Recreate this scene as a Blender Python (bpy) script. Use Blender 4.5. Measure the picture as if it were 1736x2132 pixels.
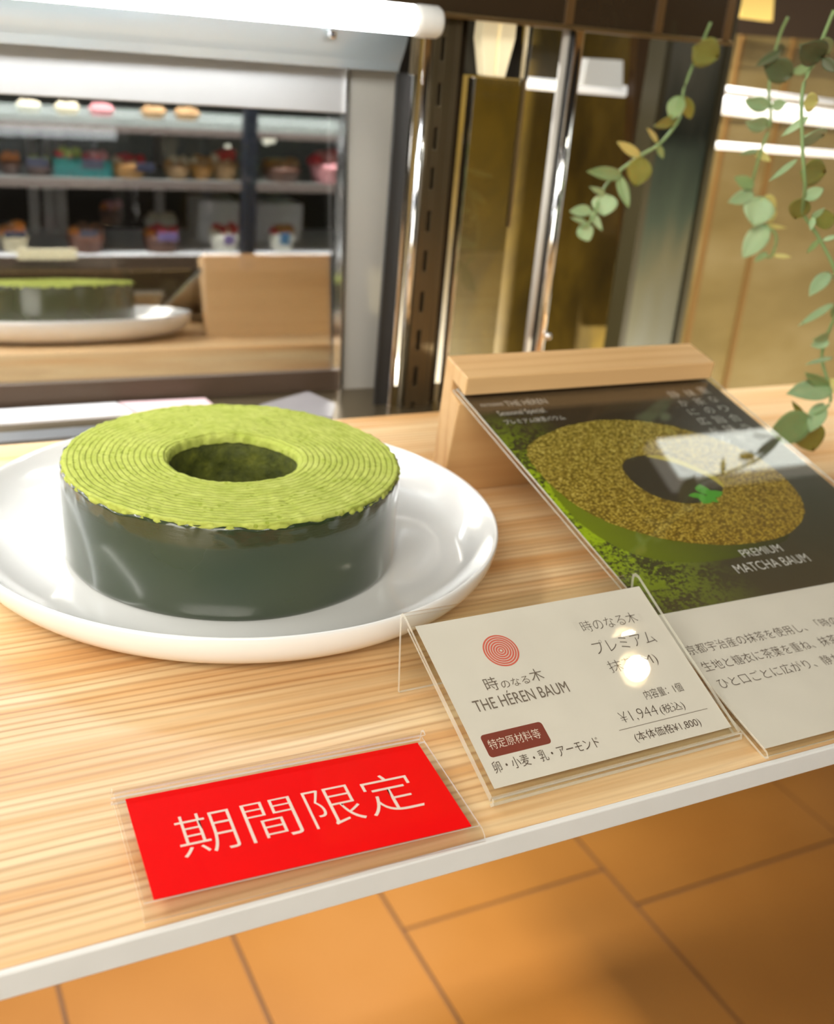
import bpy, bmesh, math, random
from mathutils import Vector, Matrix, noise
random.seed(7)
SC = bpy.context.scene
COL = SC.collection
for o in list(bpy.data.objects): bpy.data.objects.remove(o)

# ---------------------------------------------------------------- camera
CAM = Vector((-.1447, -.4479, .2296)); FPX = 2291.0
FWD = Vector((.4344, .8094, -.3952)).normalized()
RIGHT = Vector((.8943, -.4399, .0820)); RIGHT = (RIGHT - FWD*RIGHT.dot(FWD)).normalized()
UP = RIGHT.cross(FWD)
cd = bpy.data.cameras.new('camera'); cam = bpy.data.objects.new('camera', cd); COL.objects.link(cam)
cam.matrix_world = Matrix(((RIGHT.x, UP.x, -FWD.x, CAM.x), (RIGHT.y, UP.y, -FWD.y, CAM.y), (RIGHT.z, UP.z, -FWD.z, CAM.z), (0, 0, 0, 1)))
cd.sensor_fit = 'HORIZONTAL'; cd.sensor_width = 36; cd.lens = 36*FPX/1736; cd.clip_start = .01
cd.dof.use_dof = True; cd.dof.focus_distance = .39; cd.dof.aperture_fstop = 14
SC.camera = cam

# ---------------------------------------------------------------- world, exposure, lights
SC.view_settings.view_transform = 'Standard'; SC.view_settings.look = 'None'
SC.view_settings.exposure = 0.28; SC.view_settings.gamma = 1.0; SC.view_settings.use_curve_mapping = False
w = bpy.data.worlds.new('shop_air'); SC.world = w; w.use_nodes = True
bg = w.node_tree.nodes['Background']; bg.inputs[0].default_value = (1.0, .90, .78, 1); bg.inputs[1].default_value = .40

def aim(o, tgt):
    o.rotation_euler = (Vector(tgt) - o.location).to_track_quat('-Z', 'Y').to_euler()
def area(name, loc, tgt, sx, sy, power, col=(1, 1, 1)):
    l = bpy.data.lights.new(name, 'AREA'); l.shape = 'RECTANGLE'; l.size = sx; l.size_y = sy; l.energy = power; l.color = col
    o = bpy.data.objects.new(name, l); COL.objects.link(o); o.location = loc; aim(o, tgt); return o
area('display_case_top_light', (-.25, .21, .44), (-.05, -.02, 0), .9, .03, 3.0, (1, .965, .90))
area('hall_ceiling_light', (-.8, -1.5, 1.3), (.05, -.1, 0), 1.6, .5, 33, (1, .93, .84))
area('added_front_fill', (-1.5, -1.5, .25), (0, -.1, 0), 1.0, .8, 17, (1, .93, .84))  # added fill from the front left, brightens the white edge band
area('added_floor_light', (.75, -.30, -.37), (.55, .75, -1.0), .06, .06, 26, (1, .88, .70))  # made-up low light, added only to brighten the floor tiles
area('added_pastry_light', (.15, .82, .62), (.15, 1.05, 0), 1.5, .2, 95, (1, .96, .92))  # unseen light added so the pastries show through the half mirror
area('added_wall_light', (1.15, .52, -.42), (1.1, .80, .15), .9, .2, 2.0, (1, .90, .68))  # unseen light added below shelf level to brighten the golden wall
SC.cycles.transparent_max_bounces = 40

# ---------------------------------------------------------------- helpers
def at(x, y, Y):                                   # the point of the plane y = Y (metres) that shows at pixel x, y
    d = FWD + RIGHT*((x-868)/FPX) - UP*((y-1066)/FPX)
    return CAM + d*((Y-CAM.y)/d.y)
def tag(o, label=None, cat=None, group=None, kind=None):
    if label: o['label'] = label
    if cat: o['category'] = cat
    if group: o['group'] = group
    if kind: o['kind'] = kind
    return o
def empty(name, loc=(0, 0, 0), label=None, cat=None, group=None):
    o = bpy.data.objects.new(name, None); o.empty_display_size = .01; COL.objects.link(o); o.location = loc
    return tag(o, label, cat, group)
def obj(name, bm, m, parent=None, smooth=False):
    bmesh.ops.recalc_face_normals(bm, faces=bm.faces)
    me = bpy.data.meshes.new(name); bm.to_mesh(me); bm.free()
    for mm in (m if isinstance(m, (list, tuple)) else [m]): me.materials.append(mm)
    if smooth:
        for p in me.polygons: p.use_smooth = True
    o = bpy.data.objects.new(name, me); COL.objects.link(o)
    if parent: o.parent = parent
    return o
def box(bm, x0, x1, y0, y1, z0, z1, mi=0):
    vs = [bm.verts.new(p) for p in ((x0,y0,z0),(x1,y0,z0),(x1,y1,z0),(x0,y1,z0),(x0,y0,z1),(x1,y0,z1),(x1,y1,z1),(x0,y1,z1))]
    for f in ((0,3,2,1),(4,5,6,7),(0,1,5,4),(1,2,6,5),(2,3,7,6),(3,0,4,7)):
        bm.faces.new([vs[i] for i in f]).material_index = mi
def boxes(*L):
    bm = bmesh.new()
    for b in L: box(bm, *b)
    return bm
def bevel(o, w=.001, seg=2):
    m = o.modifiers.new('bevel', 'BEVEL'); m.width = w; m.segments = seg; m.limit_method = 'ANGLE'; return o
def lathe(bm, prof, n=96, cx=0, cy=0, cz=0, closed=False, mi=0):
    rings = []
    for r, z in prof:
        if r < 1e-6: rings.append([bm.verts.new((cx, cy, cz+z))])
        else: rings.append([bm.verts.new((cx+r*math.cos(2*math.pi*i/n), cy+r*math.sin(2*math.pi*i/n), cz+z)) for i in range(n)])
    pr = list(zip(rings, rings[1:]))
    if closed: pr.append((rings[-1], rings[0]))
    for a, b in pr:
        for i in range(n):
            j = (i+1) % n
            q = [a[i % len(a)], a[j % len(a)], b[j % len(b)], b[i % len(b)]]
            u = []
            for v in q:
                if v not in u: u.append(v)
            if len(u) > 2: bm.faces.new(u).material_index = mi
    return rings
def prism(bm, prof, x0, x1, mi=0):                  # prof in (y, z), extruded along x
    a = [bm.verts.new((x0, y, z)) for y, z in prof]; b = [bm.verts.new((x1, y, z)) for y, z in prof]
    n = len(prof)
    bm.faces.new(a[::-1]).material_index = mi; bm.faces.new(b).material_index = mi
    for i in range(n): bm.faces.new((a[i], a[(i+1) % n], b[(i+1) % n], b[i])).material_index = mi
def slab(bm, poly, z0, z1, mi=0):                   # poly in (x, y) given a thickness
    a = [bm.verts.new((x, y, z0)) for x, y in poly]; b = [bm.verts.new((x, y, z1)) for x, y in poly]
    n = len(poly); fs = [bm.faces.new(a[::-1]), bm.faces.new(b)]
    for i in range(n): fs.append(bm.faces.new((a[i], a[(i+1) % n], b[(i+1) % n], b[i])))
    for f in fs: f.material_index = mi
def tube(bm, pts, r, n=8, mi=0):
    rings = []; up = Vector((0, .3, 1))
    for i, p in enumerate(pts):
        p = Vector(p); t = (Vector(pts[min(i+1, len(pts)-1)]) - Vector(pts[max(i-1, 0)])).normalized()
        a = t.cross(up if abs(t.dot(up.normalized())) < .95 else Vector((1, 0, 0))).normalized(); b = t.cross(a)
        rr = r[i] if isinstance(r, (list, tuple)) else r
        rings.append([bm.verts.new(p + a*rr*math.cos(2*math.pi*k/n) + b*rr*math.sin(2*math.pi*k/n)) for k in range(n)])
    for a, b in zip(rings, rings[1:]):
        for k in range(n): bm.faces.new((a[k], a[(k+1) % n], b[(k+1) % n], b[k])).material_index = mi
    for e in (rings[0][::-1], rings[-1]): bm.faces.new(e).material_index = mi
def blob(bm, c, rx, ry, rz, n=12, m=8, mi=0):
    prof = [(math.sin(math.pi*i/m), -math.cos(math.pi*i/m)) for i in range(m+1)]
    s = len(bm.verts); lathe(bm, prof, n, mi=mi); bm.verts.ensure_lookup_table()
    for v in bm.verts[s:]: v.co = Vector((c[0]+v.co.x*rx, c[1]+v.co.y*ry, c[2]+v.co.z*rz))
def frame_obj(o, origin, ux, vy):
    ux = Vector(ux).normalized(); vy = Vector(vy); vy = (vy-ux*vy.dot(ux)).normalized(); n = ux.cross(vy)
    o.matrix_world = Matrix(((ux.x, vy.x, n.x, origin[0]), (ux.y, vy.y, n.y, origin[1]), (ux.z, vy.z, n.z, origin[2]), (0, 0, 0, 1)))
    return o

# ---------------------------------------------------------------- materials
def mat(name, col=(.8, .8, .8), rough=.5, metal=0, emit=None, es=1, coat=0, spec=.5, sss=0, bump=None, trans=0):
    m = bpy.data.materials.new(name); m.use_nodes = True; nt = m.node_tree; b = nt.nodes['Principled BSDF']
    b.inputs['Base Color'].default_value = (*col, 1); b.inputs['Roughness'].default_value = rough; b.inputs['Metallic'].default_value = metal
    b.inputs['Coat Weight'].default_value = coat; b.inputs['Coat Roughness'].default_value = .05; b.inputs['Specular IOR Level'].default_value = spec
    if sss: b.inputs['Subsurface Weight'].default_value = sss; b.inputs['Subsurface Radius'].default_value = (.004, .004, .002); b.inputs['Subsurface Scale'].default_value = 1
    if trans: b.inputs['Transmission Weight'].default_value = trans
    if emit: b.inputs['Emission Color'].default_value = (*emit, 1); b.inputs['Emission Strength'].default_value = es
    # a little procedural variation on every surface
    tc = nt.nodes.new('ShaderNodeTexCoord'); nz = nt.nodes.new('ShaderNodeTexNoise'); nz.inputs['Scale'].default_value = bump[0] if bump else 60
    nz.inputs['Detail'].default_value = 4
    nt.links.new(tc.outputs['Object'], nz.inputs['Vector'])
    if bump:
        bp = nt.nodes.new('ShaderNodeBump'); bp.inputs['Strength'].default_value = bump[1]; bp.inputs['Distance'].default_value = bump[2]
        nt.links.new(nz.outputs['Fac'], bp.inputs['Height']); nt.links.new(bp.outputs['Normal'], b.inputs['Normal'])
    else:
        mx = nt.nodes.new('ShaderNodeMixRGB'); mx.blend_type = 'MULTIPLY'; mx.inputs[0].default_value = .12
        mx.inputs[1].default_value = (*col, 1); nt.links.new(nz.outputs['Fac'], mx.inputs[2]); nt.links.new(mx.outputs[0], b.inputs['Base Color'])
    return m
class G:                                             # small node-graph writer
    def __init__(s, m): s.m = m; s.nt = m.node_tree; s.b = s.nt.nodes.get('Principled BSDF')
    def n(s, t, **kw):
        x = s.nt.nodes.new('ShaderNode'+t)
        for k, v in kw.items(): setattr(x, k, v)
        return x
    def put(s, sock, v):
        if hasattr(v, 'links'): s.nt.links.new(v, sock)
        elif isinstance(v, (tuple, list)) and len(v) == 3 and sock.type == 'RGBA': sock.default_value = (*v, 1)
        else: sock.default_value = v
    def math(s, op, a, b=0, c=0, clamp=False):
        x = s.n('Math', operation=op); x.use_clamp = clamp
        for i, v in enumerate((a, b, c)): s.put(x.inputs[i], v)
        return x.outputs[0]
    def mix(s, f, a, b, bt='MIX'):
        x = s.n('MixRGB', blend_type=bt); s.put(x.inputs[0], f); s.put(x.inputs[1], a); s.put(x.inputs[2], b); return x.outputs[0]
    def xyz(s, out='Object'):
        t = s.n('TexCoord'); q = s.n('SeparateXYZ'); s.nt.links.new(t.outputs[out], q.inputs[0]); return t.outputs[out], q.outputs[0], q.outputs[1], q.outputs[2]
    def mapv(s, v, scale, loc=(0, 0, 0), rot=(0, 0, 0)):
        x = s.n('Mapping'); s.put(x.inputs['Vector'], v); x.inputs['Scale'].default_value = scale; x.inputs['Location'].default_value = loc; x.inputs['Rotation'].default_value = rot; return x.outputs[0]
    def noise(s, v, scale, detail=4, rough=.5, dist=0):
        x = s.n('TexNoise'); s.put(x.inputs['Vector'], v); x.inputs['Scale'].default_value = scale; x.inputs['Detail'].default_value = detail; x.inputs['Roughness'].default_value = rough; x.inputs['Distortion'].default_value = dist; return x.outputs['Fac']
    def ramp(s, f, stops):
        x = s.n('ValToRGB'); s.put(x.inputs[0], f); e = x.color_ramp.elements
        e[0].position, e[0].color = stops[0][0], (*stops[0][1], 1); e[1].position, e[1].color = stops[-1][0], (*stops[-1][1], 1)
        for p, c in stops[1:-1]: q = e.new(p); q.color = (*c, 1)
        return x.outputs[0]
    def bump(s, h, strength, dist):
        x = s.n('Bump'); s.put(x.inputs['Height'], h); x.inputs['Strength'].default_value = strength; x.inputs['Distance'].default_value = dist; s.nt.links.new(x.outputs[0], s.b.inputs['Normal'])

def clear_mat(name, tint=(.96, .97, .96), mirror=None, rough=0.0, edge=None, ior=1.49):
    m = bpy.data.materials.new(name); m.use_nodes = True; nt = m.node_tree; nt.nodes.remove(nt.nodes['Principled BSDF']); out = nt.nodes['Material Output']
    t = nt.nodes.new('ShaderNodeBsdfTransparent'); t.inputs[0].default_value = (*tint, 1)
    g = nt.nodes.new('ShaderNodeBsdfGlossy'); g.inputs['Roughness'].default_value = rough; g.inputs[0].default_value = (1, 1, 1, 1)
    mx = nt.nodes.new('ShaderNodeMixShader')
    if mirror is None:
        lw = nt.nodes.new('ShaderNodeLayerWeight'); lw.inputs[0].default_value = .5; f0 = ((ior-1)/(ior+1))**2
        pw = nt.nodes.new('ShaderNodeMath'); pw.operation = 'POWER'; pw.inputs[1].default_value = 5; nt.links.new(lw.outputs['Facing'], pw.inputs[0])
        f = nt.nodes.new('ShaderNodeMath'); f.operation = 'MULTIPLY_ADD'; f.inputs[1].default_value = 1-f0; f.inputs[2].default_value = f0
        nt.links.new(pw.outputs[0], f.inputs[0]); nt.links.new(f.outputs[0], mx.inputs[0])
    else: mx.inputs[0].default_value = mirror
    nt.links.new(t.outputs[0], mx.inputs[1]); nt.links.new(g.outputs[0], mx.inputs[2]); last = mx
    if edge is not None:
        d = nt.nodes.new('ShaderNodeBsdfPrincipled'); d.inputs['Base Color'].default_value = (*edge[0], 1); d.inputs['Roughness'].default_value = .15
        m2 = nt.nodes.new('ShaderNodeMixShader'); m2.inputs[0].default_value = edge[1]; nt.links.new(mx.outputs[0], m2.inputs[1]); nt.links.new(d.outputs[0], m2.inputs[2]); last = m2
    nt.links.new(last.outputs[0], out.inputs[0]); return m

def pine(name, light=(.86, .64, .36), mid=(.74, .42, .17), dark=(.42, .185, .06), sc=1.0, axis='x'):
    m = mat(name); g = G(m); v, x, y, z = g.xyz()
    s = (1.1, 26, 26) if axis == 'x' else (26, 1.1, 26)
    vv = g.mapv(v, tuple(a*sc for a in s))
    wob = g.noise(g.mapv(v, (3*sc, 9*sc, 9*sc)), 2.0, 2)
    n1 = g.noise(vv, 3.2, 3, .55); n2 = g.noise(g.mapv(v, tuple(a*sc for a in ((2, 90, 90) if axis == 'x' else (90, 2, 90)))), 4.0, 4, .6)
    yy = y if axis == 'x' else x
    ph = g.math('ADD', g.math('MULTIPLY', yy, 1550*sc), g.math('MULTIPLY', wob, 12)); ln = g.math('SINE', g.math('ADD', ph, g.math('MULTIPLY', n1, 8)))
    ln = g.math('POWER', g.math('MULTIPLY_ADD', ln, .5, .5), 3.0)
    band = g.ramp(n1, [(.38, light), (.52, tuple(.5*(a+b) for a, b in zip(light, mid))), (.62, mid), (.74, tuple(.6*a+.4*b for a, b in zip(mid, dark)))])
    lg = g.noise(g.mapv(v, tuple(a*sc for a in ((.35, 9, 9) if axis == 'x' else (9, .35, 9))), loc=(0, 2.1, 0)), 1.6, 2); band = g.mix(g.math('MULTIPLY', g.math('SUBTRACT', lg, .52, clamp=True), 3.2, clamp=True), band, mid); c = g.mix(g.math('MULTIPLY', ln, g.math('MULTIPLY', g.math('SUBTRACT', g.noise(g.mapv(v, tuple(a*sc for a in ((2, 60, 60) if axis == 'x' else (60, 2, 60)))), 1.0, 2), .25, clamp=True), 1.7)), band, dark); c = g.mix(g.math('MULTIPLY', g.math('SUBTRACT', n2, .45, clamp=True), .9), c, dark)
    g.put(g.b.inputs['Base Color'], c); g.b.inputs['Roughness'].default_value = .42; g.b.inputs['Coat Weight'].default_value = .15; g.b.inputs['Coat Roughness'].default_value = .25
    g.bump(ln, .08, .0004); return m

M = {}
M['shelf'] = pine('pine_shelf')
M['beech'] = pine('beech_wood', (.70, .45, .21), (.66, .40, .175), (.52, .27, .10), .45)
M['porcelain'] = mat('white_porcelain', (.86, .86, .845), .16, coat=.6, bump=(30, .02, .0005))
M['white_trim'] = mat('white_edge_band', (.80, .79, .76), .4)
M['steel'] = mat('brushed_steel', (.50, .48, .44), .42, .15, bump=(200, .05, .0003))
M['flat_steel'] = mat('pale_steel_rail', (.50, .50, .50), .42, .3)
M['chrome'] = mat('chrome', (.85, .85, .86), .12, 1.0, bump=(10, .02, .0005))
M['dark_bronze'] = mat('dark_bronze_metal', (.17, .13, .075), .28, .8, bump=(25, .05, .001))
M['black'] = mat('black_gap', (.012, .011, .010), .5)
M['beam'] = mat('dark_brown_beam', (.035, .022, .011), .25, coat=.4)
M['brass'] = mat('brass_lip', (.30, .20, .09), .3, .8)
M['mirror'] = clear_mat('half_mirror_glass', (.93, .95, .95), mirror=.56)
M['glass'] = clear_mat('clear_glass', (.99, .995, .99), ior=1.33)
M['acrylic'] = clear_mat('clear_acrylic', (.975, .98, .97), ior=1.45)
M['acrylic_edge'] = clear_mat('acrylic_cut_edge', (.93, .94, .90), ior=1.5, edge=((.78, .75, .66), .45))
M['film'] = clear_mat('clear_film', (.98, .98, .98), ior=1.35, rough=.05)
M['paper'] = mat('ivory_paper', (.84, .775, .69), .6)
M['ink'] = mat('dark_brown_ink', (.10, .065, .045), .6)
M['ink_gray'] = mat('grey_brown_ink', (.20, .155, .12), .6)
M['ink_mid'] = mat('mid_brown_ink', (.11, .08, .06), .6)
M['ink_white'] = mat('white_ink', (.84, .80, .75), .5)
M['ink_cream'] = mat('cream_ink', (.95, .80, .68), .5)
M['red'] = mat('red_print', (.95, .0, .002), .6, spec=.1)
M['coral'] = mat('coral_print', (.78, .16, .11), .5)
M['maroon'] = mat('maroon_print', (.26, .05, .03), .5)
M['tube'] = mat('led_tube_glow', (1, 1, 1), .4, emit=(.96, .98, 1), es=20)
M['white_plastic'] = mat('white_plastic', (.85, .86, .85), .35)
M['navy'] = mat('navy_post', (.012, .018, .032), .4)

# matcha sponge: concentric baked layers and pores
m = mat('matcha_sponge', bump=None); g = G(m); v, x, y, z = g.xyz()
warp = g.noise(v, 55, 3, .6)
r = g.math('SQRT', g.math('ADD', g.math('MULTIPLY', x, x), g.math('MULTIPLY', y, y)))
ph = g.math('ADD', g.math('MULTIPLY', r, 2*math.pi/.00258), g.math('MULTIPLY', warp, 4.2))
ln = g.math('POWER', g.math('MULTIPLY_ADD', g.math('SINE', ph), .5, .5), 5.0)
pn = g.noise(v, 620, 4, .65); pore = g.n('TexVoronoi'); pore.inputs['Scale'].default_value = 330; g.put(pore.inputs['Vector'], v)
pm = g.math('MULTIPLY', g.math('LESS_THAN', pore.outputs['Distance'], .30), g.math('GREATER_THAN', g.noise(v, 90, 2), .56))
c = g.ramp(g.noise(v, 130, 5, .7), [(.3, (.38, .45, .075)), (.55, (.49, .55, .12)), (.75, (.57, .63, .17))])
c = g.mix(g.math('MULTIPLY', ln, .36), c, (.22, .24, .03)); c = g.mix(g.math('MULTIPLY', pm, .55), c, (.23, .30, .02))
g.put(g.b.inputs['Base Color'], c); g.b.inputs['Roughness'].default_value = .9; g.b.inputs['Specular IOR Level'].default_value = .15
h = g.math('SUBTRACT', g.math('MULTIPLY', pn, .9), g.math('ADD', g.math('MULTIPLY', ln, .9), g.math('MULTIPLY', pm, 1.1)))
g.bump(h, .55, .0011); M['sponge'] = m
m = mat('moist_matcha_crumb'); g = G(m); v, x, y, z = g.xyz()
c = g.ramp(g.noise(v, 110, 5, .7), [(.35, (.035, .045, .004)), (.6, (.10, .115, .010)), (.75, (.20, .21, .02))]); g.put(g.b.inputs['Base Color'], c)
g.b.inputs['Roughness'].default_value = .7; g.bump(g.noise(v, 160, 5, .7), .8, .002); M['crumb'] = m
m = mat('dark_matcha_glaze', (.028, .048, .018), .25, coat=.95, spec=.5); g = G(m); v, x, y, z = g.xyz()
hi = g.math('MULTIPLY', g.math('SUBTRACT', z, .030, clamp=True), 60, clamp=True)
c = g.ramp(g.noise(v, 25, 3, .5), [(.2, (.018, .036, .014)), (.8, (.036, .050, .016))]); g.put(g.b.inputs['Base Color'], c)
wr = g.math('MULTIPLY', g.noise(g.mapv(v, (60, 60, 260)), 3, 4, .6), hi)
g.bump(g.math('ADD', wr, g.math('MULTIPLY', g.noise(v, 9, 1), .35)), .30, .0016)
g.b.inputs['Coat Roughness'].default_value = .10; M['glaze'] = m

# ---------------------------------------------------------------- the setting
YM = .256                                            # plane of the mirrored rear door
m = mat('orange_floor_tile', (.50, .23, .05), .35); g = G(m); v, x, y, z = g.xyz()
c = g.ramp(g.noise(v, 1.6, 3, .6), [(.3, (.15, .058, .009)), (.55, (.19, .080, .015)), (.75, (.21, .095, .024))])
g.put(g.b.inputs['Base Color'], c); M['tile'] = m
M['mortar'] = mat('brown_grout', (.075, .03, .007), .8)
bm = bmesh.new(); box(bm, -3, 4, -2.5, 3.5, -1.06, -1.003, 1)
xs = [-1.65, -1.2, -.82, -.36, .0, .248, .487, .855, 1.305, 1.75, 2.2]; offs = [.1, .3, .2, .35, .25, .39, .655, .568, .30, .1]
for (a, b), off in zip(zip(xs, xs[1:]), offs):
    yy = off - 4*.56
    while yy < 2.8: box(bm, a+.003, b-.003, yy+.003, yy+.557, -1.004, -1.0, 0); yy += .56
tag(obj('floor', bm, [M['tile'], M['mortar']]), 'orange-brown tiled floor seen far below the shelf edge', kind='structure')

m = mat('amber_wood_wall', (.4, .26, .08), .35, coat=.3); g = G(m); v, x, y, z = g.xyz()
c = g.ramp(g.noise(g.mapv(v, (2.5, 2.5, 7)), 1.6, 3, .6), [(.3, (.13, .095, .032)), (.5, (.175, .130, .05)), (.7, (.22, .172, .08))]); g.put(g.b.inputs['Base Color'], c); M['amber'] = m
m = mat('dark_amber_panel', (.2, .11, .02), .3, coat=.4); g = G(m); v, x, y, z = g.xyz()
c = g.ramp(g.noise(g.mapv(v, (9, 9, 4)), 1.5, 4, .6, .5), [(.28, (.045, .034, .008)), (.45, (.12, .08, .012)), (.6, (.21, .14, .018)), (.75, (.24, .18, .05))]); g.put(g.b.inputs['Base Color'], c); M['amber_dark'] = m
bm = bmesh.new()
box(bm, .62, 2.6, .78, .82, -.7, .9); 
for sx in (.93, 1.02, 1.42): box(bm, sx, sx+.006, .774, .78, -.7, .9, 1)
tag(obj('wall_back', bm, [M['amber'], mat('wall_seam', (.16, .085, .02), .5)]), 'golden wood panelled wall behind the hanging vines', kind='structure')
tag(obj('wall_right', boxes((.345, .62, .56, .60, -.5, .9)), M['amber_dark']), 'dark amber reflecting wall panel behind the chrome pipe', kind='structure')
tag(obj('ceiling', boxes((-3, 4, -2.5, 3.5, 2.2, 2.25)), mat('shop_ceiling', (.03, .026, .022), .8, spec=.1)), 'shop ceiling', kind='structure')
tag(obj('wall_front', boxes((-3, 4, -2.5, -2.45, -1, 2.2)), mat('dark_hall_wall', (.010, .008, .006), .8, spec=.1)), 'dark hall wall on the customer side', kind='structure')
tag(obj('wall_left', boxes((-3.05, -3, -2.5, 2.4, -1, 2.2)), mat('dark_left_wall', (.03, .025, .02), .8)), 'dark shop wall at the far left', kind='structure')
tag(obj('wall_far', boxes((-3, 4, 2.4, 2.45, -1, 2.2)), mat('dark_far_wall', (.03, .026, .022), .8)), 'dark far wall behind the pastry shelves', kind='structure')

# shelf
t = empty('display_shelf', (0, 0, 0), 'light pine wood display shelf with a white front edge under the cake plate', 'shelf')
obj('shelf_board', boxes((-1.2, 1.2, -.2162, .171, -.008, 0)), M['shelf'], t)
tag(bevel(obj('edge_band', boxes((-1.2, 1.2, -.2185, -.2162, -.0085, .0001)), M['white_trim'], t), .0005), 'white front edge band')
tag(obj('rear_lath', boxes((-1.2, 1.2, .155, .171, -.024, -.008)), M['shelf'], t), 'wood lath under the back edge')
# front glass of the case
tag(obj('front_glass_pane', boxes((-1.2, 1.2, -.238, -.234, -.6, .28)), M['glass']), 'clear front glass pane of the display case standing before the shelf', 'glass pane')
tag(obj('bottom_ledge', boxes((-1.2, .28, .176, .292, -.032, -.0205)), M['dark_bronze']), 'dark metal ledge running behind the back edge of the shelf', 'ledge')
tag(obj('door_track', boxes((-1.2, .12, .226, .243, -.0205, -.0183)), mat('grey_track', (.30, .31, .33), .3, .6)), 'grey metal door track behind the back edge of the shelf, left of the cake', 'track')

# cards lying on the ledge
def flatcard(name, poly, z, m, label, cat):
    bm = bmesh.new(); slab(bm, poly, z, z+.0015); return tag(obj(name, bm, m), label, cat)
flatcard('paper_sheet', [(-1.0, .250), (.0150, .264), (.0080, .2905), (-1.0, .2960)], -.0205, mat('white_sheet', (.88, .88, .92), .3), 'white glossy sheet lying behind the shelf at the left, above the plate rim', 'paper')
flatcard('pink_paper_sheet', [(.0175, .264), (.072, .266), (.0700, .2875), (.0100, .2905)], -.0205, mat('pink_sheet', (.85, .60, .64), .35), 'pale pink sheet lying just right of the white glossy sheet behind the cake', 'paper')
flatcard('grey_paper_sheet', [(.108, .250), (.1436, .2277), (.158, .2560), (.1488, .2870), (.103, .264)], -.0205, mat('grey_sheet', (.30, .28, .29), .3), 'grey folded sheet lying behind the cake beside the steel door frame', 'paper')

# rear sliding door, leaning a little: half mirrored pane in a steel frame
d = empty('door_1', (0, .3086, .05)); d.rotation_euler = (-.0908, 0, -.0285); tag(d, 'mirrored glass sliding door with steel frame closing the back of the case', kind='structure')
def part(name, b, m, parent, bev=0):
    o = obj(name, boxes(b), m, parent)
    if bev: bevel(o, bev)
    return o
part('mirror_pane', (-1.3, .185, -.0015, .0015, -.12, .14), M['mirror'], d)
part('top_rail', (-1.3, .1772, -.006, .002, .1262, .156), M['flat_steel'], d, .0008)
part('bottom_rail', (-1.3, .1755, -.005, .002, -.11, -.0565), mat('stained_dark_rail', (.10, .07, .05), .4, .5, bump=(90, .3, .002)), d, .0008)
part('frame_stile', (.1772, .2165, -.006, .003, -.12, .156), mat('pale_brushed_stile', (.36, .345, .31), .45, .15, bump=(200, .05, .0003)), d, .0008)
part('stile_edge', (.1750, .1780, -.009, .001, -.12, .156), M['chrome'], d, .0004)

# curved polished valance above the rail
bm = bmesh.new(); pf = [(.320, .2062), (.290, .2062)] + [(.290-.014*math.sin(a*math.pi/16), .208+.0345*(a/8)) for a in range(1, 9)] + [(.320, .2435)]
prism(bm, pf, -1.2, .2062); 
v_ = tag(obj('steel_valance', bm, mat('polished_valance', (.42, .47, .50), .18, .45, bump=(18, .12, .004))), 'polished curved steel valance above the pale door rail under the light tube', 'valance')
v2 = obj('screw_head', boxes((.146, .152, .272, .280, .2235, .2295)), M['chrome'], v_); bevel(v2, .0015)
# dark gap and uprights
tag(obj('trim_1', boxes((.1868, .1945, .250, .2535, -.05, .2068), (.185, .24, .335, .34, -.05, .25)), M['black']), 'black rubber gap beside the steel door frame', kind='structure')
tag(bevel(obj('trim_2', boxes((.1945, .1968, .243, .254, -.05, .2068)), M['chrome']), .0005), 'thin chrome strip beside the black gap', kind='structure')
tag(obj('trim_3', boxes((.1968, .2010, .248, .254, -.05, .2425)), M['dark_bronze']), 'dark bronze strip of the corner upright', kind='structure')
bm = bmesh.new(); tube(bm, [(.2035, .243, -.05), (.2035, .243, .235)], .0030, 16)
tag(obj('chrome_rod', bm, M['chrome'], smooth=True), 'thin bright chrome rod standing between the steel door frame and the slotted upright', 'rod')
# slotted upright built as bars round real slots
bm = bmesh.new(); zs = [.2236, .1958, .1682, .1425, .1138, .0866, .0578, .0300, .003, -.024]
xa, xb, sa, sb = .2065, .2225, .2118, .2147
box(bm, xa, sa, .240, .252, -.05, .2425); box(bm, sb, xb, .240, .252, -.05, .2425)
prev = .2425
for zc in zs: box(bm, sa, sb, .240, .252, zc+.0072, prev); prev = zc-.0072
box(bm, sa, sb, .240, .252, -.05, prev)
su = tag(bevel(obj('slotted_upright', bm, M['dark_bronze']), .0004), 'dark bronze shelf upright with a column of rectangular slots in the case corner', 'upright')
obj('slot_backing', boxes((.2070, .2220, .2505, .2525, -.05, .2425)), M['black'], su)
tag(bevel(obj('trim_4', boxes((.2228, .2262, .240, .256, -.05, .2425)), M['dark_bronze']), .0005), 'narrow bronze angle beside the slotted upright', kind='structure')
tag(obj('trim_5', boxes((.2265, .2355, .250, .256, -.05, .2425)), mat('dark_glass_strip', (.05, .035, .02), .15, .6)), 'dark glossy strip beside the slotted upright', kind='structure')
# chrome-edged glass side panel with a dark top
t = empty('glass_side_panel', (.237, .25, 0), 'tinted glass side panel with thin bright chrome edges left of the chrome pipe', 'glass panel')
def kid(name, b, m, t, bev=0, label=None):
    o = obj(name, boxes(b), m, t); o.matrix_parent_inverse = Matrix.Translation(-t.location)
    if bev: bevel(o, bev)
    if label: o['label'] = label
    return o
kid('chrome_edge', (.2358, .2384, .238, .244, -.05, .208), M['chrome'], t, .0004)
kid('chrome_edge', (.2785, .2795, .240, .246, .11, .208), M['brass'], t, .0003)
kid('chrome_edge', (.2770, .2800, .240, .246, .208, .2425), M['chrome'], t, .0004)
kid('tinted_pane', (.2384, .2785, .2425, .2435, -.05, .208), clear_mat('tinted_glass', (.62, .60, .50), ior=1.6), t)
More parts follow.
